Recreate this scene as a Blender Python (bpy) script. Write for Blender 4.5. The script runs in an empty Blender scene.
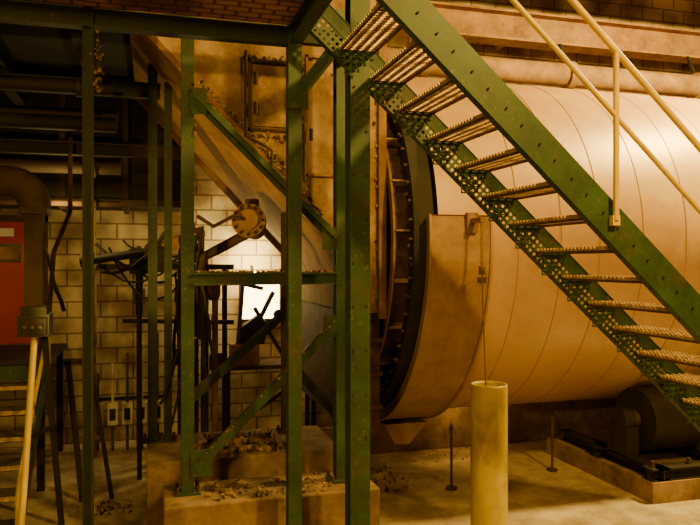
import bpy, bmesh, math, random
from mathutils import Vector, Matrix
random.seed(7)
E = 2.3           # eye height above floor
scene = bpy.context.scene

# ---------------------------------------------------------------- materials
def mat(name, c1, c2=None, scale=4.0, rough=0.7, metal=0.0, bump=0.15, c3=None, stretch=(1,1,1), lo=0.38, hi=0.62, grime=0.0, dust=0.0):
    m = bpy.data.materials.new(name); m.use_nodes = True
    nt = m.node_tree; N = nt.nodes; L = nt.links
    b = N['Principled BSDF']
    b.inputs['Roughness'].default_value = rough
    b.inputs['Metallic'].default_value = metal
    if c2 is None: c2 = tuple(x*0.75 for x in c1)
    tc = N.new('ShaderNodeTexCoord'); mp = N.new('ShaderNodeMapping')
    mp.inputs['Scale'].default_value = stretch
    L.new(tc.outputs['Object'], mp.inputs['Vector'])
    n = N.new('ShaderNodeTexNoise'); n.inputs['Scale'].default_value = scale
    n.inputs['Detail'].default_value = 8; n.inputs['Roughness'].default_value = 0.65
    L.new(mp.outputs[0], n.inputs['Vector'])
    r = N.new('ShaderNodeValToRGB'); e = r.color_ramp.elements
    e[0].position = lo; e[0].color = (*c2, 1); e[1].position = hi; e[1].color = (*c1, 1)
    L.new(n.outputs['Fac'], r.inputs['Fac'])
    out = r.outputs['Color']
    if c3 is not None:
        n2 = N.new('ShaderNodeTexNoise'); n2.inputs['Scale'].default_value = scale*0.45
        n2.inputs['Detail'].default_value = 8; n2.inputs['Roughness'].default_value = .7
        L.new(mp.outputs[0], n2.inputs['Vector'])
        r2 = N.new('ShaderNodeValToRGB'); r2.color_ramp.elements[0].position = 0.53; r2.color_ramp.elements[1].position = 0.66
        L.new(n2.outputs['Fac'], r2.inputs['Fac'])
        mx = N.new('ShaderNodeMixRGB'); mx.inputs['Color2'].default_value = (*c3, 1)
        L.new(r2.outputs['Color'], mx.inputs['Fac']); L.new(out, mx.inputs['Color1'])
        out = mx.outputs['Color']
    if grime>0:   # fine dirt speckle + soft blotches
        n4=N.new('ShaderNodeTexNoise'); n4.inputs['Scale'].default_value=3.1; n4.inputs['Detail'].default_value=12; n4.inputs['Roughness'].default_value=.8
        L.new(tc.outputs['Object'], n4.inputs['Vector'])
        r4=N.new('ShaderNodeValToRGB'); r4.color_ramp.elements[0].position=.36; r4.color_ramp.elements[0].color=(.42,.34,.26,1)
        r4.color_ramp.elements[1].position=.56; r4.color_ramp.elements[1].color=(1,1,1,1)
        L.new(n4.outputs['Fac'], r4.inputs['Fac'])
        m4=N.new('ShaderNodeMixRGB'); m4.blend_type='MULTIPLY'; m4.inputs['Fac'].default_value=grime
        L.new(out,m4.inputs['Color1']); L.new(r4.outputs['Color'],m4.inputs['Color2']); out=m4.outputs['Color']
    if dust>0:    # pale dust caked in fine specks
        n5=N.new('ShaderNodeTexNoise'); n5.inputs['Scale'].default_value=26; n5.inputs['Detail'].default_value=10; n5.inputs['Roughness'].default_value=.8
        L.new(tc.outputs['Object'], n5.inputs['Vector'])
        r5=N.new('ShaderNodeValToRGB'); r5.color_ramp.elements[0].position=.57; r5.color_ramp.elements[1].position=.68
        r5.color_ramp.elements[1].color=(dust,dust,dust,1); r5.color_ramp.elements[0].color=(0,0,0,1)
        L.new(n5.outputs['Fac'], r5.inputs['Fac'])
        m5=N.new('ShaderNodeMixRGB'); m5.inputs['Color2'].default_value=(.34,.25,.14,1)
        L.new(r5.outputs['Color'],m5.inputs['Fac']); L.new(out,m5.inputs['Color1']); out=m5.outputs['Color']
    L.new(out, b.inputs['Base Color'])
    bp = N.new('ShaderNodeBump'); bp.inputs['Strength'].default_value = bump
    n3 = N.new('ShaderNodeTexNoise'); n3.inputs['Scale'].default_value = scale*6; n3.inputs['Detail'].default_value = 5
    L.new(tc.outputs['Object'], n3.inputs['Vector'])
    L.new(n3.outputs['Fac'], bp.inputs['Height']); L.new(bp.outputs[0], b.inputs['Normal'])
    return m

def brickmat(name, ca, cb, mortar, axes='xz', bw=0.4, bh=0.2, ms=0.012):
    m = bpy.data.materials.new(name); m.use_nodes = True
    nt = m.node_tree; N = nt.nodes; L = nt.links; b = N['Principled BSDF']
    b.inputs['Roughness'].default_value = 0.85
    tc = N.new('ShaderNodeTexCoord'); s = N.new('ShaderNodeSeparateXYZ'); c = N.new('ShaderNodeCombineXYZ')
    L.new(tc.outputs['Object'], s.inputs[0])
    idx = {'x':0,'y':1,'z':2}
    L.new(s.outputs[idx[axes[0]]], c.inputs[0]); L.new(s.outputs[idx[axes[1]]], c.inputs[1])
    br = N.new('ShaderNodeTexBrick')
    br.inputs['Scale'].default_value = 1.0; br.inputs['Brick Width'].default_value = bw
    br.inputs['Row Height'].default_value = bh; br.inputs['Mortar Size'].default_value = ms
    br.inputs['Color1'].default_value = (*ca,1); br.inputs['Color2'].default_value = (*cb,1); br.inputs['Mortar'].default_value = (*mortar,1)
    L.new(c.outputs[0], br.inputs['Vector'])
    n = N.new('ShaderNodeTexNoise'); n.inputs['Scale'].default_value = 1.6; n.inputs['Detail'].default_value = 8
    L.new(tc.outputs['Object'], n.inputs['Vector'])
    r = N.new('ShaderNodeValToRGB'); r.color_ramp.elements[0].position=.38; r.color_ramp.elements[0].color=(.32,.25,.17,1)
    r.color_ramp.elements[1].position=.60; r.color_ramp.elements[1].color=(1,1,1,1)
    L.new(n.outputs['Fac'], r.inputs['Fac'])
    mx = N.new('ShaderNodeMixRGB'); mx.blend_type='MULTIPLY'; mx.inputs['Fac'].default_value=1
    L.new(br.outputs['Color'], mx.inputs['Color1']); L.new(r.outputs['Color'], mx.inputs['Color2'])
    L.new(mx.outputs['Color'], b.inputs['Base Color'])
    bp = N.new('ShaderNodeBump'); bp.inputs['Strength'].default_value=.5; bp.inputs['Distance'].default_value=.02
    bp.invert = True
    L.new(br.outputs['Fac'], bp.inputs['Height']); L.new(bp.outputs[0], b.inputs['Normal'])
    return m

def emis(name, col, st):
    m = bpy.data.materials.new(name); m.use_nodes = True
    b = m.node_tree.nodes['Principled BSDF']
    b.inputs['Base Color'].default_value = (*col,1)
    b.inputs['Emission Color'].default_value = (*col,1); b.inputs['Emission Strength'].default_value = st
    return m

GREEN = mat('green_paint', (.036,.088,.028), (.026,.058,.020), 5, .5, .0, .08, c3=(.075,.060,.022), grime=.6, dust=.55)
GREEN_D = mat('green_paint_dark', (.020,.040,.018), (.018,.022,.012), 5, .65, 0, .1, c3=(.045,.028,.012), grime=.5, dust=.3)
KILN = mat('kiln_shell_steel', (.54,.335,.135), (.42,.24,.09), 1.3, .42, .1, .06, c3=(.58,.41,.18), stretch=(.5,1,1), lo=.3, hi=.7, grime=.22)
SEAM = mat('weld_seam', (.36,.20,.07), (.28,.15,.05), 6, .6, .1)
COLLAR = mat('collar_steel', (.40,.24,.09), (.28,.155,.055), 2.2, .6, .1, .1, c3=(.34,.22,.09), grime=.5)
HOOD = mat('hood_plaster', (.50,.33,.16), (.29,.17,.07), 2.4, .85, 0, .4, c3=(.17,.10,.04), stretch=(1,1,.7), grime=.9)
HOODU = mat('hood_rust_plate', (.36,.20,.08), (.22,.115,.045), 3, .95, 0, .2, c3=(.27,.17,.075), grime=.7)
RUST = mat('rust_dark', (.10,.048,.018), (.04,.02,.01), 9, .85, .1, .4)
DARK = mat('grimy_dark_steel', (.022,.014,.008), (.009,.007,.005), 5, .7, .1, .3)
CONC = mat('concrete', (.33,.215,.12), (.21,.13,.065), 3.5, .9, 0, .4, c3=(.14,.09,.045), grime=.9, dust=.3)
FLOOR = mat('concrete_floor', (.58,.48,.32), (.42,.32,.19), 2.0, .75, 0, .25, c3=(.30,.20,.11), grime=.75)
YEL = mat('yellow_paint', (.76,.54,.003), (.62,.42,.003), 7, .4, 0, .05, c3=(.62,.41,.006))
YELP = mat('yellow_pipe_paint', (.60,.47,.002), (.50,.37,.002), 9, .45, 0, .15, c3=(.36,.23,.004), stretch=(1,1,.5), grime=.4)
TREAD = mat('tread_galvanised', (.64,.47,.27), (.32,.20,.09), 14, .4, .3, .1)
TREAD_D = mat('tread_lip', (.16,.09,.045), (.08,.045,.02), 22, .5, .3, .3)
GREY = mat('grey_steel', (.12,.085,.055), (.06,.042,.026), 5, .6, .2, .1)
BROWN = mat('brown_duct_paint', (.075,.042,.022), (.040,.024,.014), 4, .75, .1, .1)
BLACK = mat('black_enclosure', (.015,.012,.01), (.01,.008,.006), 5, .5)
RED = mat('red_door_paint', (.46,.024,.008), (.36,.018,.006), 3, .5, 0, .05)
PIPE = mat('pipe_lagging', (.34,.20,.08), (.20,.11,.045), 3, .8, 0, .2, grime=.5)
BLOCK = brickmat('block_wall', (.74,.60,.36), (.64,.50,.29), (.28,.19,.10))
DECK = brickmat('deck_underside', (.46,.23,.10), (.38,.19,.08), (.12,.06,.025), 'xy', .16, .09, .012)
CEIL = mat('roof_deck', (.10,.06,.03), (.05,.03,.015), 2, .9, 0, .2, stretch=(.3,4,1))
LABEL = mat('label_plate', (.85,.80,.66), (.7,.62,.46), 10, .5)
DEB = mat('rubble_mat', (.42,.28,.14), (.17,.10,.045), 14, .95, 0, .6)
CABLE = mat('cable_rubber', (.022,.016,.010), (.012,.009,.006), 8, .7)
GLASS = emis('bright_window_pane', (1,.78,.28), 12)
LAMP = emis('lamp_lens', (1,.74,.25), 30)
CLINK = mat('chain_steel', (.3,.18,.08), (.18,.10,.04), 10, .5, .5)

# ---------------------------------------------------------------- mesh builder
class Obj:
    def __init__(s, name): s.name=name; s.bm=bmesh.new(); s.mats=[]
    def mi(s, m):
        if m not in s.mats: s.mats.append(m)
        return s.mats.index(m)
    def poly(s, verts, faces, m, smooth=False):
        i = s.mi(m); vs=[s.bm.verts.new(v) for v in verts]
        for f in faces:
            try:
                F=s.bm.faces.new([vs[k] for k in f]); F.material_index=i; F.smooth=smooth
            except ValueError: pass
    def obox(s, c, ax, h, m):
        c=Vector(c); v=[]
        for sx in (-1,1):
            for sy in (-1,1):
                for sz in (-1,1): v.append(c+ax[0]*h[0]*sx+ax[1]*h[1]*sy+ax[2]*h[2]*sz)
        s.poly(v,[(0,1,3,2),(4,6,7,5),(0,4,5,1),(2,3,7,6),(0,2,6,4),(1,5,7,3)],m)
    def box(s, p, q, m):
        c=[(p[i]+q[i])/2 for i in range(3)]; h=[abs(q[i]-p[i])/2 for i in range(3)]
        s.obox(c,(Vector((1,0,0)),Vector((0,1,0)),Vector((0,0,1))),h,m)
    def frame(s,p,q,up=None):
        p=Vector(p);q=Vector(q);d=(q-p);L=d.length;d.normalize()
        if up is None: up=Vector((0,0,1)) if abs(d.z)<.95 else Vector((0,1,0))
        side=d.cross(Vector(up)).normalized(); u=side.cross(d).normalized()
        return p,q,d,side,u,L
    def bar(s,p,q,w,h,m,up=None):
        p,q,d,side,u,L=s.frame(p,q,up); s.obox((p+q)/2,(d,side,u),(L/2,w/2,h/2),m)
    def ibeam(s,p,q,w,h,m,t=.014,up=None):
        p,q,d,side,u,L=s.frame(p,q,up); c=(p+q)/2
        s.obox(c+u*(h/2-t/2),(d,side,u),(L/2,w/2,t/2),m)
        s.obox(c-u*(h/2-t/2),(d,side,u),(L/2,w/2,t/2),m)
        s.obox(c,(d,side,u),(L/2,t/2,h/2-t),m)
    def channel(s,p,q,w,h,m,sgn=1,t=.014,up=None):
        p,q,d,side,u,L=s.frame(p,q,up); c=(p+q)/2
        s.obox(c,(d,side,u),(L/2,t/2,h/2),m)
        for k in (1,-1): s.obox(c+u*k*(h/2-t/2)+side*sgn*w/2,(d,side,u),(L/2,w/2,t/2),m)
    def angle(s,p,q,w,m,sgn=1,t=.012,up=None):
        p,q,d,side,u,L=s.frame(p,q,up); c=(p+q)/2
        s.obox(c,(d,side,u),(L/2,t/2,w/2),m)
        s.obox(c+u*(w/2)+side*sgn*w/2,(d,side,u),(L/2,w/2,t/2),m)
    def cyl(s,p,q,r,m,seg=16,r2=None,cap=True):
        p,q,d,side,u,L=s.frame(p,q); r2=r if r2 is None else r2
        v=[];f=[]
        for k in range(seg):
            a=2*math.pi*k/seg; o=side*math.cos(a)+u*math.sin(a)
            v+= [p+o*r,q+o*r2]
        for k in range(seg):
            j=(k+1)%seg; f.append((2*k,2*j,2*j+1,2*k+1))
        s.poly(v,f,m,True)
        if cap:
            s.poly([v[2*k] for k in range(seg)],[tuple(range(seg))],m)
            s.poly([v[2*k+1] for k in range(seg)],[tuple(range(seg))],m)
    def tube(s,pts,r,m,seg=10):
        pts=[Vector(p) for p in pts]; rings=[]
        prev=None
        for i,p in enumerate(pts):
            t=(pts[min(i+1,len(pts)-1)]-pts[max(i-1,0)]).normalized()
            up=Vector((0,0,1)) if abs(t.z)<.9 else Vector((0,1,0))
            if prev is None: side=t.cross(up).normalized()
            else: side=(prev-t*prev.dot(t)).normalized()
            prev=side; u=side.cross(t)
            rings.append([p+(side*math.cos(2*math.pi*k/seg)+u*math.sin(2*math.pi*k/seg))*r for k in range(seg)])
        v=[x for R in rings for x in R]; f=[]
        for i in range(len(pts)-1):
            for k in range(seg):
                j=(k+1)%seg; f.append((i*seg+k,i*seg+j,(i+1)*seg+j,(i+1)*seg+k))
        s.poly(v,f,m,True)
        s.poly(rings[0],[tuple(range(seg))],m); s.poly(rings[-1],[tuple(range(seg))],m)
    def prism(s,pl,b0,b1,m):
        n=len(pl); v=[(a,b0,z) for a,z in pl]+[(a,b1,z) for a,z in pl]
        f=[tuple(range(n)),tuple(range(2*n-1,n-1,-1))]+[(i,(i+1)%n,(i+1)%n+n,i+n) for i in range(n)]
        s.poly(v,f,m)
    def rock(s,c,r,m,flat=None):
        i=s.mi(m); M=Matrix.Translation(c)
        if flat: M=M@Matrix.Diagonal((1,flat,1,1))
        M=M@Matrix.Rotation(random.random()*6,4,Vector((random.random(),random.random(),random.random()+.1)).normalized())@Matrix.Diagonal((r*random.uniform(.7,1.5),r*random.uniform(.6,1.2),r*random.uniform(.5,.9),1))
        res=bmesh.ops.create_icosphere(s.bm,subdivisions=1,radius=1,matrix=M)
        for v in res['verts']:
            v.co+=Vector([random.uniform(-.25,.25)*r*(flat if (flat and k==1) else 1) for k in range(3)])
            for f in v.link_faces: f.material_index=i
    def done(s,bevel=0,parent=None):
        bmesh.ops.recalc_face_normals(s.bm,faces=s.bm.faces)
        me=bpy.data.meshes.new(s.name); s.bm.to_mesh(me); s.bm.free()
        for m in s.mats: me.materials.append(m)
        o=bpy.data.objects.new(s.name,me); scene.collection.objects.link(o)
        if bevel:
            b=o.modifiers.new('bevel','BEVEL'); b.width=bevel; b.segments=2; b.limit_method='ANGLE'
        if parent: o.parent=parent
        return o

def empty(name):
    o=bpy.data.objects.new(name,None); scene.collection.objects.link(o); return o

# ---------------------------------------------------------------- room
XL,XR,YF,YB,ZC = -4.0,11.0,-3.0,9.5,7.0
o=Obj('floor'); o.box((XL,YF,-.2),(XR,YB,0),FLOOR); o.done()
wx0,wx1,wz0,wz1=1.16,1.76,1.50,2.03
o=Obj('wall_back')
o.box((XL,YB,0),(wx0,YB+.2,ZC),BLOCK); o.box((wx1,YB,0),(XR,YB+.2,ZC),BLOCK)
o.box((wx0,YB,0),(wx1,YB+.2,wz0),BLOCK); o.box((wx0,YB,wz1),(wx1,YB+.2,ZC),BLOCK); o.done()
o=Obj('wall_left'); o.box((XL-.2,YF,0),(XL,YB,ZC),BLOCK); o.done()
o=Obj('wall_right'); o.box((XR,YF,0),(XR+.2,YB,ZC),BLOCK); o.done()
o=Obj('wall_front'); o.box((XL,YF-.2,0),(XR,YF,ZC),BLOCK); o.done()
o=Obj('ceiling'); o.box((XL,YF,ZC),(XR,YB,ZC+.2),CEIL); o.done()
o=Obj('window_1')
o.box((wx0,YB+.10,wz0),(wx1,YB+.12,wz1),GLASS)
for x in (wx0+.015,wx1-.015): o.box((x-.015,YB+.02,wz0),(x+.015,YB+.08,wz1),RUST)
for z in (wz0+.015,wz1-.015): o.box((wx0,YB+.02,z-.015),(wx1,YB+.08,z+.015),RUST)
o.done()

# crane girder and pipes above kiln
o=Obj('crane_girder'); o.ibeam((.6,9.0,E+3.35),(XR-.05,9.0,E+3.35),.3,.42,HOODU,t=.03)
for x in range(1,11,2): o.box((x-.02,9.03,E+3.18),(x+.02,9.49,E+3.5),HOODU)
o.done()
o=Obj('overhead_pipe'); o.cyl((2.2,8.6,E+2.62),(XR-.05,8.6,E+2.62),.16,PIPE,24)
for x in (3.4,5.6,7.8,10): o.cyl((x,8.6,E+2.62),(x+.1,8.6,E+2.62),.2,PIPE,24); o.bar((x+.05,8.6,E+2.7),(x+.05,8.8,E+3.12),.04,.04,DARK)
o.done()
o=Obj('dark_wall_cover'); o.box((2.4,7.0,E+3.75),(XR-.05,8.0,E+4.3),PIPE)
for x in (3.2,4.9,6.6,8.3,10): o.box((x,6.96,E+3.7),(x+.06,8.04,E+4.35),HOODU)
o.done()
o=Obj('roof_beam')
for y in (1.5,5.0): o.ibeam((XL,y,ZC-.25),(XR,y,ZC-.25),.2,.4,DARK,t=.03)
o.done()
o=Obj('dark_wall_cover')  # dark boxes added over the lit back wall to darken this upper corner
o.box((-3.95,8.75,E+.66),(.42,9.40,E+2.10),DARK)
o.box((-.9,8.75,E+2.22),(.42,9.40,E+4.2),DARK)
for x in (-3.4,-2.6,-1.8,-1.0,-.3): o.box((x,8.71,E+.62),(x+.06,9.44,E+2.10),BROWN)
o.box((-3.95,8.68,E+1.25),(.40,8.75,E+1.4),BROWN); o.box((-3.95,8.66,E+.66),(.42,8.75,E+.74),BROWN)
o.done()

# ---------------------------------------------------------------- rotary kiln
KB,KZ,KR = 7.3,E+.2,1.8
def ringpt(x,R,th): return Vector((x,KB-R*math.cos(th),KZ+R*math.sin(th)))
def lathe(o,prof,m,t0=0,t1=2*math.pi,n=128,closed=True,smooth=True):
    k=len(prof); v=[]; f=[]
    cnt=n if closed else n+1
    for i in range(cnt):
        th=t0+(t1-t0)*i/n
        for x,R in prof: v.append(ringpt(x,R,th))
    for i in range(n):
        j=(i+1)%cnt
        for a in range(k-1): f.append((i*k+a,j*k+a,j*k+a+1,i*k+a+1))
    o.poly(v,f,m,smooth)
kiln=empty('rotary_kiln')
o=Obj('shell'); lathe(o,[(2.36,KR),(10.6,KR)],KILN); lathe(o,[(2.36,KR),(2.36,1.3),(3.2,1.3)],DARK,smooth=False)
lathe(o,[(10.6,KR),(10.6,.01)],KILN,smooth=False); o.done(parent=kiln)
o=Obj('weld_seams')
for i,x in enumerate([3.12,3.55,3.95,4.42,4.9,5.4,5.95,6.6,7.2,8.0,9.0]):
    w=.006; lathe(o,[(x-w,KR),(x-w*.5,KR+.004),(x+w*.5,KR+.004),(x+w,KR)],SEAM)
o.done(parent=kiln)
o=Obj('seal_ring')
lathe(o,[(2.24,1.50),(2.24,1.70),(2.345,1.74),(2.345,1.50)],DARK,smooth=False)
lathe(o,[(2.235,1.60),(2.16,1.64),(2.16,1.745),(2.33,1.765),(2.33,1.60)],DARK,smooth=False)
for i in range(190):
    th=2*math.pi*i/190+random.uniform(-.02,.02); o.rock(ringpt(2.17,1.66+random.uniform(-.05,.06),th),.010+random.random()*.016,random.choice([RUST,HOODU,DARK,DARK,DARK]))
for i in range(64):
    th=2*math.pi*i/64; p=ringpt(2.16,1.70,th); o.cyl(p,p-Vector((.03,0,0)),.014,GREY,6)
o.done(parent=kiln)
o=Obj('seal_housing'); lathe(o,[(2.04,1.50),(2.24,1.50)],RUST); lathe(o,[(2.035,1.50),(2.035,1.57),(2.055,1.57),(2.055,1.50)],HOODU,smooth=False)
for i in range(22):
    th=2*math.pi*i/22+.05; a=ringpt(2.05,1.54,th); b=ringpt(2.23,1.54,th)
    o.bar(a,b,.014,.10,HOOD,up=(ringpt(0,1,th)-Vector((0,KB,KZ))))
o.done(parent=kiln)
t0=math.asin(.2/1.88)
o=Obj('lower_shroud')
lathe(o,[(2.26,1.78),(2.26,1.88),(2.80,1.88),(2.80,1.82)],COLLAR,t0,-math.pi-t0,80,False,False)
for th in (t0,-math.pi-t0):
    a=[ringpt(2.26,1.78,th),ringpt(2.26,1.9,th),ringpt(2.82,1.9,th),ringpt(2.82,1.81,th)]; o.poly(a,[(0,1,2,3)],COLLAR)
lathe(o,[(2.80,1.88),(2.80,1.895),(2.82,1.895),(2.82,1.81)],SEAM,t0,-math.pi-t0,80,False,False)
lathe(o,[(2.24,1.88),(2.24,1.895),(2.26,1.895),(2.26,1.88)],SEAM,t0,-math.pi-t0,80,False,False)
o.prism([(2.28,KZ-1.84),(2.75,KZ-1.84),(2.55,KZ-2.05),(2.40,KZ-2.05)],6.7,7.5,COLLAR)
o.box((2.60,5.2,E+.33),(2.64,5.47,E+.37),CLINK); o.box((2.57,5.38,E+.25),(2.67,5.43,E+.42),CLINK)
o.done(parent=kiln)
# roller station
o=Obj('kiln_roller_station')
o.box((4.6,5.6,0),(6.8,7.45,.20),CONC)
rr=.325
ry=KB-(KR+rr)*math.sin(math.radians(30)); rz=KZ-(KR+rr)*math.cos(math.radians(30))
o.cyl((4.9,ry,rz),(5.5,ry,rz),rr,DARK,40); o.cyl((4.7,ry,rz),(5.75,ry,rz),.09,RUST,20)
for x in (4.75,5.62):
    o.box((x-.07,ry-.16,.28),(x+.07,ry+.16,rz-.05),DARK); o.cyl((x-.06,ry,rz),(x+.06,ry,rz),.13,DARK,20)
    o.ibeam((x,5.62,.26),(x,7.3,.26),.14,.12,DARK)
for y in (5.7,6.55): o.ibeam((4.62,y,.26),(6.7,y,.26),.16,.12,DARK)
for x in (4.68,5.1,5.5,5.9):
    o.cyl((x,5.7,.3),(x,5.7,.38),.022,RUST,6)
o.box((5.95,5.75,.20),(6.5,6.4,.62),DARK); o.cyl((5.8,6.1,.45),(5.95,6.1,.45),.12,DARK,16)
o.done()

# ---------------------------------------------------------------- discharge hood
o=Obj('kiln_hood')
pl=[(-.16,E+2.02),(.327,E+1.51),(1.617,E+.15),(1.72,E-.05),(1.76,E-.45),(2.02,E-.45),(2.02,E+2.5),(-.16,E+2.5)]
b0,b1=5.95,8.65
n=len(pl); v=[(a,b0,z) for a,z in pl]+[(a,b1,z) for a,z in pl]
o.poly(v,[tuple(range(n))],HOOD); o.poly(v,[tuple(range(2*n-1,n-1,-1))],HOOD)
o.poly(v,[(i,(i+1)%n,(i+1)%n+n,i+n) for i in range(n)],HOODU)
o.box((1.78,6.0,E-1.55),(2.0,8.6,E-.45),RUST)
for z in (E-.7,E-1.0,E-1.3): o.box((1.76,5.97,z-.02),(2.02,6.0,z+.02),RUST)
o.bar((-.16,5.94,E+2.03),(1.64,5.94,E+.14),.05,.05,HOODU)
o.bar((-.15,8.6,E+1.97),(1.6,8.6,E+.12),.05,.06,HOODU)
o.box((1.96,5.90,E-.5),(2.03,5.95,E+2.5),HOODU)
def fr(x0,x1,z0,z1,m=RUST,t=.022,d=.03):
    o.box((x0,5.95-d,z0),(x1,5.95,z0+t),m); o.box((x0,5.95-d,z1-t),(x1,5.95,z1),m)
    o.box((x0,5.95-d,z0),(x0+t,5.95,z1),m); o.box((x1-t,5.95-d,z0),(x1,5.95,z1),m)
fr(.80,1.20,E+1.12,E+1.72)
o.box((.84,5.93,E+1.16),(1.16,5.95,E+1.68),HOOD)
fr(1.30,1.62,E+.75,E+1.8,HOODU)
for (x,z) in [(.86,E+1.3),(.86,E+1.55),(1.34,E+1.1)]: o.cyl((x,5.88,z-.05),(x,5.88,z+.05),.018,RUST,8)
o.tube([(.78,5.89,E+1.78),(.78,5.89,E+1.06),(.92,5.89,E+1.0),(1.0,5.89,E+.95),(1.0,5.89,E+.78)],.014,RUST)
o.tube([(1.22,5.89,E+1.9),(1.22,5.89,E+1.25),(1.28,5.89,E+1.18),(1.28,5.89,E+.7)],.016,RUST)
o.done()
o=Obj('flaking_lagging')
for (x0,z0,x1,z1,nn) in [(.78,E+1.75,1.3,E+1.72,50),(1.26,E+1.7,1.27,E+.7,80),(.8,E+1.1,1.26,E+1.05,50),(.40,E+1.50,1.45,E+.42,190),(1.58,E+1.7,1.62,E+.5,50),(.95,E+1.05,1.3,E+.6,30),(1.97,E+1.6,1.97,E-.4,50)]:
    for i in range(nn):
        t=i/nn; o.rock((x0+(x1-x0)*t+random.gauss(0,.02),5.93,z0+(z1-z0)*t+random.gauss(0,.02)),random.uniform(.006,.019),random.choice([RUST,DARK,HOODU,DEB,DEB]),.5)
o.done()

# ---------------------------------------------------------------- plinths
o=Obj('concrete_plinth'); o.box((.10,5.15,0),(1.72,5.70,E-1.75),CONC); o.done(.012)
o=Obj('concrete_plinth'); o.box((-.02,6.05,0),(1.66,7.02,E-1.67),CONC); o.done(.012)

# ---------------------------------------------------------------- green frame
fr_e=empty('green_support_frame')
o=Obj('columns')
ZT=E+1.72
def col(x,y,z0,z1,w,d,m=GREEN,plate=True):
    o.ibeam((x,y,z0),(x,y,z1),w,d,m,t=.012)
    if plate:
        o.box((x-w*1.0,y-d*.9,z0),(x+w*1.0,y+d*.9,z0+.02),m)
        for sx in (-.8,.8):
            for sy in (-.7,.7): o.cyl((x+sx*w,y+sy*d,z0+.02),(x+sx*w,y+sy*d,z0+.06),.014,RUST,6)
col(.279,5.46,E-1.75,ZT+.3,.095,.10)
col(1.49,5.44,E-1.75,ZT+.3,.115,.11)
col(.989,4.90,0,ZT,.095,.10)
col(1.39,4.66,0,E+2.8,.14,.14)
o.angle((-.359,4.89,0),(-.359,4.89,ZT),.065,GREEN_D)
col(.03,6.80,E-1.67,E+1.85,.085,.09,GREEN_D)
col(.17,6.78,E-1.67,E+1.68,.07,.09,GREEN_D)
col(1.29,6.80,E-1.67,E+.49,.08,.08,BROWN)
o.done(parent=fr_e)
o=Obj('beams')
o.ibeam((-2.6,4.9,E+1.60),(1.04,4.9,E+1.60),.09,.12,GREEN_D)
o.ibeam((.989,4.84,E+1.60),(.989,.6,E+1.60),.09,.12,GREEN)
o.ibeam((-2.6,5.46,E+1.80),(1.6,5.46,E+1.80),.08,.12,GREEN_D)
o.ibeam((1.49,5.4,E+1.66),(1.39,4.72,E+1.66),.09,.12,GREEN)
o.channel((.32,5.42,E-.125),(1.44,5.42,E-.125),.05,.095,GREEN)
o.bar((.33,5.40,E+1.27),(1.44,5.40,E+.20),.07,.045,GREEN)
o.bar((.33,5.44,E+1.25),(1.44,5.44,E+.18),.012,.08,GREEN)
o.bar((.33,5.41,E-1.56),(1.44,5.41,E-.48),.05,.075,GREEN)
o.bar((.30,5.50,E-1.05),(1.29,6.74,E-.47),.04,.075,GREEN_D)
o.bar((1.3,6.72,E-.95),(1.70,6.4,E-1.45),.04,.07,GREEN_D)
o.bar((.99,4.86,E+1.16),(1.37,4.62,E+1.66),.05,.075,GREEN)
o.box((.30,5.395,E-1.62),(.46,5.405,E-1.42),GREEN); o.box((1.33,5.395,E-.6),(1.46,5.405,E-.42),GREEN)
o.box((.30,5.395,E+1.12),(.42,5.405,E+1.32),GREEN); o.box((1.32,5.395,E+.1),(1.46,5.405,E+.28),GREEN)
o.box((.93,4.83,E+1.08),(1.08,4.84,E+1.25),GREEN)
o.ibeam((-2.6,6.8,E+1.6),(.1,6.8,E+1.6),.08,.14,GREEN_D)
o.ibeam((-2.6,7.6,E+1.15),(-.15,7.6,E+1.15),.08,.12,DARK)
o.ibeam((-1.3,5.5,E+1.72),(-1.3,8.3,E+1.72),.1,.14,DARK)
o.done(parent=fr_e)
o=Obj('bolts')
for z in [E-1.2+.3*i for i in range(10)]:
    for dx in (-.045,.045): o.cyl((1.39+dx,4.575,z),(1.39+dx,4.59,z),.008,RUST,6)
for z in (E+1.15,E+1.3,E-.1,E-.16,E-1.5): o.cyl((.30,5.385,z),(.30,5.40,z),.011,RUST,6)
o.done(parent=fr_e)
o=Obj('settled_scale')
for i in range(160): o.rock((random.uniform(.34,1.42),5.395,E-.072),random.uniform(.006,.016),random.choice([DEB,DEB,RUST]))
for i in range(170):
    t=random.random(); o.rock((.36+1.06*t,5.395,E+1.268-1.02*t),random.uniform(.006,.015),random.choice([DEB,DEB,RUST]))
for i in range(60): o.rock((.329+random.gauss(0,.008),5.42+random.gauss(0,.02),E+random.choice([-.12,.25,.6,1.0,1.3,-.6,-1.5])+random.gauss(0,.04)),random.uniform(.006,.016),random.choice([DEB,RUST]))
for i in range(60): o.rock((-.325+random.gauss(0,.014),4.87,E+1.28+random.gauss(0,.10)),random.uniform(.006,.018),random.choice([DEB,DEB,RUST]))
for i in range(60):
    t=random.random(); o.rock((.36+1.06*t,5.38,E-1.49+1.03*t),random.uniform(.005,.011),random.choice([DEB,RUST]))
o.done(parent=fr_e)
o=Obj('upper_platform_deck')
o.box((-3.9,.6,E+1.67),(.99,4.86,E+1.70),DECK)
for y in (1.6,2.6,3.6): o.ibeam((-3.9,y,E+1.61),(.94,y,E+1.61),.07,.11,GREEN_D)
o.done()
o=Obj('upper_rear_deck'); o.box((-3.9,5.55,E+2.12),(-.18,9.4,E+2.2),DARK)
for x in (-3.2,-2.2,-.6): o.ibeam((x,5.6,E+2.04),(x,8.3,E+2.04),.1,.16,DARK)
o.done()

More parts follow.
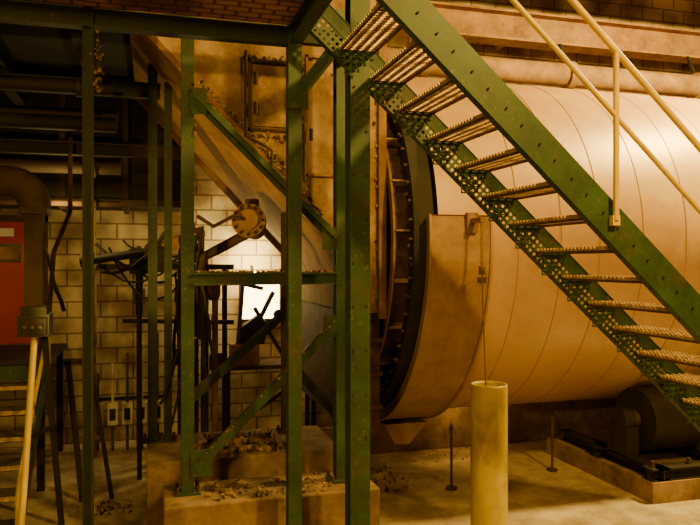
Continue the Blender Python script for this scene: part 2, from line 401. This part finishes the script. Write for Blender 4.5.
# ---------------------------------------------------------------- stair (right)
st=empty('steel_staircase')
A8,Z8,RUN,RISE=2.88,E+.09,.215,.195
SL=RISE/RUN
def nose(x): return Z8-(x-A8)*SL
def perf(o,p,dx,du,nx,nu,m,rf=.32):
    p=Vector(p);dx=Vector(dx);du=Vector(du)
    for i in range(nx):
        for j in range(nu):
            c=p+dx*(i+.5)+du*(j+.5); vv=[];h=[]
            for k in range(8):
                a=math.pi/4*k; ca,sa=math.cos(a),math.sin(a); s_=max(abs(ca),abs(sa))
                vv.append(c+dx*(ca/s_*.5)+du*(sa/s_*.5)); h.append(c+dx*ca*rf+du*sa*rf)
            o.poly(vv+h,[(k,(k+1)%8,8+(k+1)%8,8+k) for k in range(8)],m)
o=Obj('stringers')
x0,x1=1.06,2.88+.215*11.5
o.channel((x0,3.62,nose(x0)-.03),(x1,3.62,nose(x1)-.03),.055,.20,GREEN,sgn=-1,t=.012)
P=Vector((x0,4.60,nose(x0)-.03)); Q=Vector((x1,4.60,nose(x1)-.03))
d=(Q-P).normalized(); u=Vector((0,1,0)).cross(d)*1.0
if u.z<0: u=-u
o.obox((P+Q)/2+u*.055,(d,Vector((0,1,0)),u),((Q-P).length/2,.005,.045),GREEN)
o.obox((P+Q)/2+u*.10+Vector((0,.025,0)),(d,Vector((0,1,0)),u),((Q-P).length/2,.03,.006),GREEN)
o.obox((P+Q)/2-u*.115+Vector((0,.025,0)),(d,Vector((0,1,0)),u),((Q-P).length/2,.03,.006),GREEN)
nn=int((Q-P).length/.042)
perf(o,P-u*.116,(Q-P)/nn,u*.042,nn,3,GREEN,.30)
for y in (3.62,4.60): o.box((x1-.15,y-.05,0),(x1+.15,y+.05,.03),GREEN)
o.done(parent=st)
o=Obj('treads')
for i in range(-7,12):
    xa=A8+i*RUN; z=Z8-i*RISE
    xs,xe=xa-.13,xa+.11
    if z<.1: break
    o.box((xs,3.65,z-.028),(xs+.005,4.57,z-.006),TREAD_D); o.box((xe-.005,3.65,z-.028),(xe,4.57,z-.004),TREAD_D)
    nb=4
    for k in range(nb+1):
        x=xs+(xe-xs)*k/nb; o.box((x-.006,3.65,z-.012),(x+.006,4.57,z+.000),TREAD)
    nc=22
    for k in range(nc+1):
        y=3.65+.92*k/nc
        o.box((xs,y-.005,z-.010),(xe,y+.005,z+.001),TREAD)
        for q in range(nb+1):
            x=xs+(xe-xs)*q/nb
            o.box((x-.008,y-.011,z),(x+.008,y+.011,z+.012),TREAD)
    for y in (3.64,4.58): o.box((xs,y-.004,z-.06),(xe,y+.004,z+.005),GREEN)
    for j in range(3): perf(o,(xs+.02,4.555,z-.05-.045*j),(.045,0,0),(0,0,-.045),4-j,1,GREEN,.30)
o.done(parent=st)
o=Obj('handrail')
def rail(h,y,r): 
    o.cyl((1.0,y,nose(1.0)+h),(x1,y,nose(x1)+h),r,YEL,14)
rail(.99,3.58,.020); rail(.60,3.58,.016)
for x in (1.12,2.68,4.2):
    o.cyl((x,3.58,nose(x)-.02),(x,3.58,nose(x)+.99),.018,YEL,14)
    o.box((x-.025,3.575,nose(x)-.05),(x+.025,3.612,nose(x)+.01),YEL)
o.done(parent=st)
o=Obj('stringer_bolts')
for i in range(-7,11):
    xa=A8+i*RUN
    for dx in (-.05,.05): o.cyl((xa+dx,3.60,nose(xa+dx)-.03),(xa+dx,3.612,nose(xa+dx)-.03),.007,GREEN_D,6)
o.done(parent=st)

# ---------------------------------------------------------------- yellow pipe + hanging chain
o=Obj('yellow_standpipe')
cx,cy,R=2.64,5.13,.148
seg=40; v=[];f=[]
prof=[(R,0),(R,1.30),(R-.004,1.32),(R-.016,1.32),(R-.018,1.30),(R-.018,.9)]
for k in range(seg):
    a=2*math.pi*k/seg
    for r,z in prof: v.append((cx+r*math.cos(a),cy+r*math.sin(a),z))
m_=len(prof)
for k in range(seg):
    j=(k+1)%seg
    for q in range(m_-1): f.append((k*m_+q,j*m_+q,j*m_+q+1,k*m_+q+1))
o.poly(v,f,YELP,True)
o.cyl((cx,cy,.9),(cx,cy,.92),R-.02,DARK,24)
o.cyl((cx,cy,0),(cx,cy,.02),R+.06,YELP,32)
o.done()
o=Obj('hanging_chain')
o.cyl((2.64,5.16,.93),(2.62,5.22,E-.02),.006,CLINK,6)
z=E-.02
k=0
while z<E+.32:
    for s_ in (-1,1):
        if k%2: o.cyl((2.62+s_*.009,5.22,z),(2.62+s_*.009,5.22,z+.03),.004,CLINK,6)
        else: o.cyl((2.62,5.22+s_*.009,z),(2.62,5.22+s_*.009,z+.03),.004,CLINK,6)
    z+=.026;k+=1
o.box((2.60,5.205,E-.10),(2.645,5.235,E-.03),CLINK); o.box((2.585,5.21,E-.17),(2.66,5.23,E-.12),CLINK)
o.done()

# ---------------------------------------------------------------- stakes under kiln + kerb wall
o=Obj('concrete_kerb_wall'); o.box((2.5,8.0,0),(10.8,8.25,.72),CONC); o.done(.01)
for p in [(1.85,6.25,0),(2.95,6.55,0),(4.28,6.82,0)]:
    o=Obj('steel_stanchion')
    o.cyl(p,(p[0],p[1],.66),.014,RUST,10); o.cyl(p,(p[0],p[1],.02),.06,RUST,16); o.cyl((p[0],p[1],.60),(p[0],p[1],.63),.026,RUST,10)
    o.done()

# ---------------------------------------------------------------- rubble
def heap(lst):
    o=Obj('rubble_debris')
    for x0,x1,y0,y1,z,n,r in lst:
        for _ in range(n):
            rr=random.uniform(.4,1)*r; o.rock((random.uniform(x0,x1),random.uniform(y0,y1),z+rr*.45),rr,random.choice([DEB,DEB,RUST,CONC]))
    o.done()
heap([(.35,1.2,6.15,6.95,E-1.67,220,.026),(.5,1.1,6.15,6.6,E-1.66,110,.04),(.6,.95,6.25,6.5,E-1.62,30,.045)])
heap([(.42,1.36,5.2,5.65,E-1.75,150,.018),(.42,.6,5.3,5.6,E-1.75,25,.03)])
heap([(-.70,-.15,6.72,7.1,0,60,.025)])
heap([(1.95,2.6,6.6,7.6,0,120,.022)])
heap([(2.9,4.2,7.4,7.95,0,60,.016)])

# ---------------------------------------------------------------- valve / actuator under hood
o=Obj('flanged_valve')
c=Vector((.95,6.9,E+.40)); d=Vector((-.25,-.95,.1)).normalized()
o.cyl(c,c+d*.05,.165,RUST,28); o.cyl(c+d*.06,c+d*.10,.165,HOODU,28); o.cyl(c+d*.10,c+d*.15,.10,PIPE,20)
side=d.cross(Vector((0,0,1))).normalized(); up=side.cross(d)
for i in range(12):
    a=math.pi*2*i/12; q=c+(side*math.cos(a)+up*math.sin(a))*.14+d*.09; o.cyl(q,q+d*.03,.016,DARK,6)
o.cyl(c,c-d*.5,.11,RUST,20)
o.cyl(c-d*.2,c-d*.2+Vector((0,0,.26)),.07,RUST,14)
o.tube([c-d*.1+Vector((0,0,-.08)),c+Vector((-.2,.1,-.22)),c+Vector((-.45,.1,-.35)),c+Vector((-.55,.1,-.7))],.05,BROWN,12)
o.tube([c+d*.12,c+d*.16+Vector((-.15,0,.02)),c+Vector((-.35,0,-.05)),c+Vector((-.5,.05,.05))],.02,RUST)
o.done()

# ---------------------------------------------------------------- pipes, cables and boxes in the middle
o=Obj('conduit_rack')
for x,y,z1,r,m in [(-.12,8.9,2.5,.03,GREY),(.02,8.9,2.2,.03,PIPE),(.62,8.3,2.35,.045,RUST),(.74,8.3,2.2,.035,PIPE),(.86,8.4,2.25,.03,DARK),(.50,8.4,2.4,.05,DARK),(.36,8.5,2.3,.04,BROWN)]:
    o.cyl((x,y,0),(x,y,z1),r,m,12)
o.bar((-.6,8.86,2.25),(.95,8.26,2.25),.05,.06,DARK); o.bar((-.3,8.82,1.6),(.95,8.26,1.6),.04,.05,DARK)
for x,z in [(.50,1.9),(.62,1.5),(.36,1.2),(.74,1.15),(-.12,1.9)]:
    y=8.86-(x+.6)*.387-.06; o.box((x-.07,y-.1,z-.09),(x+.07,y,z+.09),random.choice([BLACK,BROWN]))
o.done()
o=Obj('hanging_cables')
def sag(p,q,s,r,m=CABLE):
    p=Vector(p);q=Vector(q); o.tube([p.lerp(q,t/12)+Vector((random.uniform(-.012,.012),0,-4*s*(t/12)*(1-t/12))) for t in range(13)],r,m,8)
sag((.10,6.66,E-1.3),(.42,6.66,E+.25),.25,.014); sag((.2,6.64,E-1.5),(.5,6.9,E+.35),.1,.012); sag((.3,6.7,E-1.4),(.38,6.7,E+.1),.05,.018)
sag((-.55,8.0,E+.2),(.4,7.2,E+.15),.25,.016); sag((-.6,8.0,E+.1),(.45,7.2,E+.3),.4,.012); sag((-.5,8.2,E-.1),(.2,7.0,E+.35),.15,.02)
sag((.42,7.0,E+.3),(.62,7.0,E-1.1),-.05,.018); sag((.5,7.0,E+.25),(.55,7.1,E-1.5),.03,.014); sag((.46,6.95,E+.1),(.40,7.1,E-1.4),.02,.016)
sag((.25,7.1,E-.1),(.3,7.15,E-1.6),.02,.012); sag((.36,7.1,E+.3),(.33,7.1,E-1.6),.01,.022); sag((.30,6.9,E+.2),(.2,7.0,E-1.2),.08,.016)
for i in range(9):
    x=random.uniform(.22,.58); sag((x,7.0,E+random.uniform(.1,.4)),(x+random.uniform(-.15,.15),7.12,E+random.uniform(-1.5,-.6)),random.uniform(-.03,.12),random.uniform(.009,.02),random.choice([CABLE,CABLE,BROWN,RUST]))
for i in range(4): sag((-.3+random.uniform(-.2,.2),7.9,E+random.uniform(-.1,.3)),(.3+random.uniform(-.1,.2),7.1,E+random.uniform(-.2,.3)),random.uniform(.1,.5),random.uniform(.009,.016))
sag((-1.2,7.9,E+.6),(-.85,7.7,E-.5),-.05,.022)
o.done()
o=Obj('burner_pipe_assembly')
o.cyl((-.62,8.0,E+.02),(.05,7.5,E+.12),.045,DARK,16); o.cyl((-.66,8.03,E+.01),(-.60,7.99,E+.02),.10,GREY,18)
o.cyl((-.1,7.75,E-.55),(-.1,7.75,E+.1),.04,DARK,14); o.box((-.2,7.65,E-.12),(.02,7.85,E+.14),DARK)
o.cyl((.05,7.5,E+.12),(.5,7.1,E+.3),.06,HOODU,16); o.cyl((.02,7.53,E+.11),(.07,7.48,E+.13),.1,RUST,16)
o.cyl((-.1,7.75,0),(-.1,7.75,E-.5),.025,DARK,12); o.box((.02,7.3,E-.1),(.2,7.5,E+.14),BLACK)
o.cyl((.30,7.45,E-.30),(.62,7.30,E-.26),.10,BROWN,18); o.cyl((.60,7.31,E-.26),(.66,7.28,E-.255),.13,RUST,18); o.box((.36,7.3,E-.18),(.5,7.42,E-.06),BLACK)
o.cyl((.46,7.38,0),(.46,7.38,E-.38),.03,DARK,12)
o.done()
o=Obj('junction_boxes')
for i,x in enumerate([-.60,-.43,-.26,-.09,.10]):
    o.box((x-.06,8.98,.32),(x+.06,9.08,.58),LABEL); o.box((x-.035,8.965,.38),(x+.035,8.98,.52),BLACK)
    o.cyl((x,9.03,.58),(x,9.03,.95+.12*i),.016,LABEL if i%2 else GREY,8); o.cyl((x,9.03,.0),(x,9.03,.32),.018,GREY,8)
o.bar((-.72,9.1,.62),(.25,9.1,.62),.03,.04,DARK)
o.done()
o=Obj('work_bench_frame')
o.box((.9,8.8,.95),(2.1,9.3,1.0),RUST)
for x in (.95,2.05):
    for y in (8.85,9.25): o.bar((x,y,0),(x,y,.95),.05,.05,DARK)
o.bar((.95,8.85,.2),(2.05,8.85,.9),.04,.04,DARK)
o.box((1.0,8.9,1.0),(1.35,9.2,1.25),HOODU)
# machinery silhouettes added on the bench to break up the bright window
o.bar((1.18,8.98,1.2),(1.55,9.02,1.92),.05,.05,DARK); o.bar((1.72,8.9,1.0),(1.30,9.0,1.72),.05,.05,DARK)
o.bar((1.08,9.05,1.0),(1.16,9.05,2.05),.05,.05,BROWN); o.bar((1.0,9.05,2.06),(1.42,9.05,1.96),.05,.05,BROWN)
o.prism([(1.10,1.45),(1.34,1.62),(1.48,1.5),(1.42,1.25),(1.12,1.25)],8.95,9.1,DARK)
o.cyl((1.62,8.98,1.62),(1.62,9.04,1.62),.07,DARK,16)
o.done()
# floodlight over the bench
o=Obj('floodlight')
o.cyl((1.33,9.30,2.16),(1.33,9.20,2.12),.045,DARK,18,r2=.085); o.cyl((1.33,9.197,2.119),(1.33,9.190,2.117),.075,LAMP,18)
o.bar((1.33,9.30,2.16),(1.33,9.49,2.25),.03,.03,DARK)
o.done()

# ---------------------------------------------------------------- left side
o=Obj('access_stairs')
for i in range(7):
    z=1.3-.186*i; y=7.55-.25*i
    if i==0: o.box((-2.4,7.5,z-.05),(-.98,9.3,z),DARK); continue
    o.box((-2.4,y-.0,z-.04),(-1.02,y+.27,z),GREEN_D)
    o.box((-2.4,y-.015,z-.03),(-1.02,y,z+.006),TREAD)
    for k in range(5): o.box((-2.4,y+.02+.05*k,z),(-1.02,y+.035+.05*k,z+.008),GREY)
for x in (-2.42,-1.0):
    o.bar((x,7.7,1.22),(x,5.95,-.0+.05),.02,.2,GREEN)
for x in (-2.3,-1.05):
    o.bar((x,9.2,0),(x,9.2,1.25),.07,.07,DARK); o.bar((x,7.65,0),(x,7.65,1.25),.07,.07,DARK)
o.bar((-2.4,7.46,1.22),(-1.0,7.46,1.22),.05,.14,GREEN)
o.tube([(-.97,7.6,1.65),(-.97,7.45,1.60),(-.97,5.95,.62),(-.97,5.85,.5),(-.97,5.85,.02)],.018,YEL,10)
o.cyl((-.97,7.6,1.2),(-.97,7.6,1.65),.018,YEL,10)
o.done()
o=Obj('door_1')
o.box((-2.25,9.42,1.30),(-1.32,9.47,2.80),RED)
for x in (-2.30,-1.27): o.box((x-.05,9.40,1.3),(x+.05,9.49,2.88),RUST)
o.box((-2.35,9.40,2.80),(-1.22,9.49,2.88),RUST)
o.box((-1.85,9.405,2.30),(-1.52,9.42,2.53),GREY); o.box((-1.81,9.40,2.34),(-1.56,9.405,2.49),HOODU)
o.box((-1.80,9.405,2.62),(-1.6,9.42,2.72),LABEL)
o.cyl((-1.42,9.36,2.1),(-1.42,9.42,2.1),.03,GREY,12)
o.done()
o=Obj('control_stand')
o.box((-1.02,6.12,E-.60),(-.78,6.36,E-.42),BLACK); o.box((-1.0,6.105,E-.58),(-.80,6.12,E-.45),DARK)
for i in range(3): o.cyl((-.96+.06*i,6.09,E-.52),(-.96+.06*i,6.105,E-.52),.014,GREY,10)
o.box((-.99,6.1,E-.42),(-.80,6.36,E-.36),DARK)
o.cyl((-.90,6.2,E-.60),(-.93,5.62,0),.026,YEL,14)
o.bar((-.84,6.3,E-.60),(-.74,6.6,0),.05,.03,DARK); o.bar((-.92,6.12,E-1.4),(-.77,6.45,E-1.4),.03,.03,DARK)
o.done()
o=Obj('exhaust_elbow_duct')
px,py=-.92,6.34
o.box((px-.07,py-.07,E-.36),(px+.07,py+.07,E+.42),BROWN)
o.box((px-.11,py-.11,E+.40),(px+.11,py+.11,E+.45),BROWN)
arc=[(px,py,E+.45)]
for k in range(9):
    a=math.pi/2*k/8; arc.append((px-.2+.2*math.cos(a),py,E+.47+.2*math.sin(a)))
arc.append((px-2.8,py,E+.67))
o.tube(arc,.13,BROWN,20)
for x in (-1.35,-2.2): o.cyl((x,py,E+.67),(x-.04,py,E+.67),.155,BROWN,20)
o.done()
o=Obj('pipe_bundle')
for (y,z,r,m) in [(7.0,E+1.3,.07,DARK),(7.3,E+1.45,.05,BROWN),(8.1,E+1.05,.09,BROWN),(8.2,E+.65,.035,RUST),(6.4,E+1.5,.06,DARK)]:
    o.cyl((-3.9,y,z),(-.3,y,z),r,m,14)
    for x in (-2.9,-1.6,-.6): o.cyl((x,y,z),(x+.04,y,z),r*1.4,m,14)
o.tube([(-.62,8.6,E+.72),(-.62,8.6,E+.2),(-.62,8.7,E-1.0),(-.62,8.8,0)],.03,PIPE)
o.tube([(-.75,7.4,E+1.4),(-.75,7.4,E+.5),(-.9,7.4,E+.1),(-.95,7.4,E-.6)],.022,RUST)
o.done()
o=Obj('steel_trestle')
o.bar((-.62,7.2,0),(-.75,7.2,1.35),.05,.05,DARK); o.bar((-.35,7.2,0),(-.55,7.2,1.35),.04,.04,DARK); o.bar((-.8,7.2,1.35),(-.5,7.2,1.35),.05,.05,RUST); o.bar((-.7,7.2,.6),(-.45,7.2,.6),.04,.04,RUST)
o.done()

# ---------------------------------------------------------------- lights
SOD=(1.0,.61,.11)
def area(name,loc,tgt,size,power,col=SOD):
    l=bpy.data.lights.new(name,'AREA'); l.shape='DISK'; l.size=size; l.energy=power; l.color=col
    ob=bpy.data.objects.new(name,l); scene.collection.objects.link(ob); ob.location=loc
    ob.rotation_euler=(Vector(tgt)-Vector(loc)).to_track_quat('-Z','Y').to_euler(); return ob
def spot(name,loc,tgt,power,deg,col=SOD):
    l=bpy.data.lights.new(name,'SPOT'); l.energy=power; l.color=col; l.spot_size=math.radians(deg); l.spot_blend=.6; l.shadow_soft_size=.04
    ob=bpy.data.objects.new(name,l); scene.collection.objects.link(ob); ob.location=loc
    ob.rotation_euler=(Vector(tgt)-Vector(loc)).to_track_quat('-Z','Y').to_euler(); return ob
def point(name,loc,power,r=.1,col=SOD):
    l=bpy.data.lights.new(name,'POINT'); l.shadow_soft_size=r; l.energy=power; l.color=col
    ob=bpy.data.objects.new(name,l); scene.collection.objects.link(ob); ob.location=loc; return ob
area('sodium_highbay_lamp',(6.7,5.1,5.9),(6.2,6.8,3.4),.35,950,(1,.68,.17))
area('sodium_highbay_lamp',(3.6,.4,5.6),(3.3,6,1.4),.4,400)
area('sodium_highbay_lamp',(-1.6,-1.6,3.6),(.3,6,2.4),.4,170)
spot('hood_slope_fill',(-1.3,5.2,1.3),(.75,7.0,3.0),330,44)  # unseen fill spot, added to brighten the hood's sloped underside
area('hood_lamp',(1.6,4.1,5.6),(1.1,6.0,3.5),.25,46)
point('bulkhead_lamp',(-.9,8.0,2.85),22,.05,(1,.70,.20))
point('bulkhead_lamp',(1.30,9.12,2.36),65,.05,(1,.76,.26))
point('bulkhead_lamp',(3.6,7.7,.6),5,.05,(1,.62,.15))
point('bulkhead_lamp',(2.6,9.2,5.4),26,.1)
w=bpy.data.worlds.new('World'); scene.world=w; w.use_nodes=True
w.node_tree.nodes['Background'].inputs[0].default_value=(1,.5,.12,1); w.node_tree.nodes['Background'].inputs[1].default_value=.05

# ---------------------------------------------------------------- camera
cd=bpy.data.cameras.new('camera'); cd.lens=36; cd.sensor_width=36; cd.clip_start=.05
cam=bpy.data.objects.new('camera',cd); scene.collection.objects.link(cam)
cam.location=(0,0,E); cam.rotation_euler=(math.radians(90),0,math.radians(-16))
scene.camera=cam
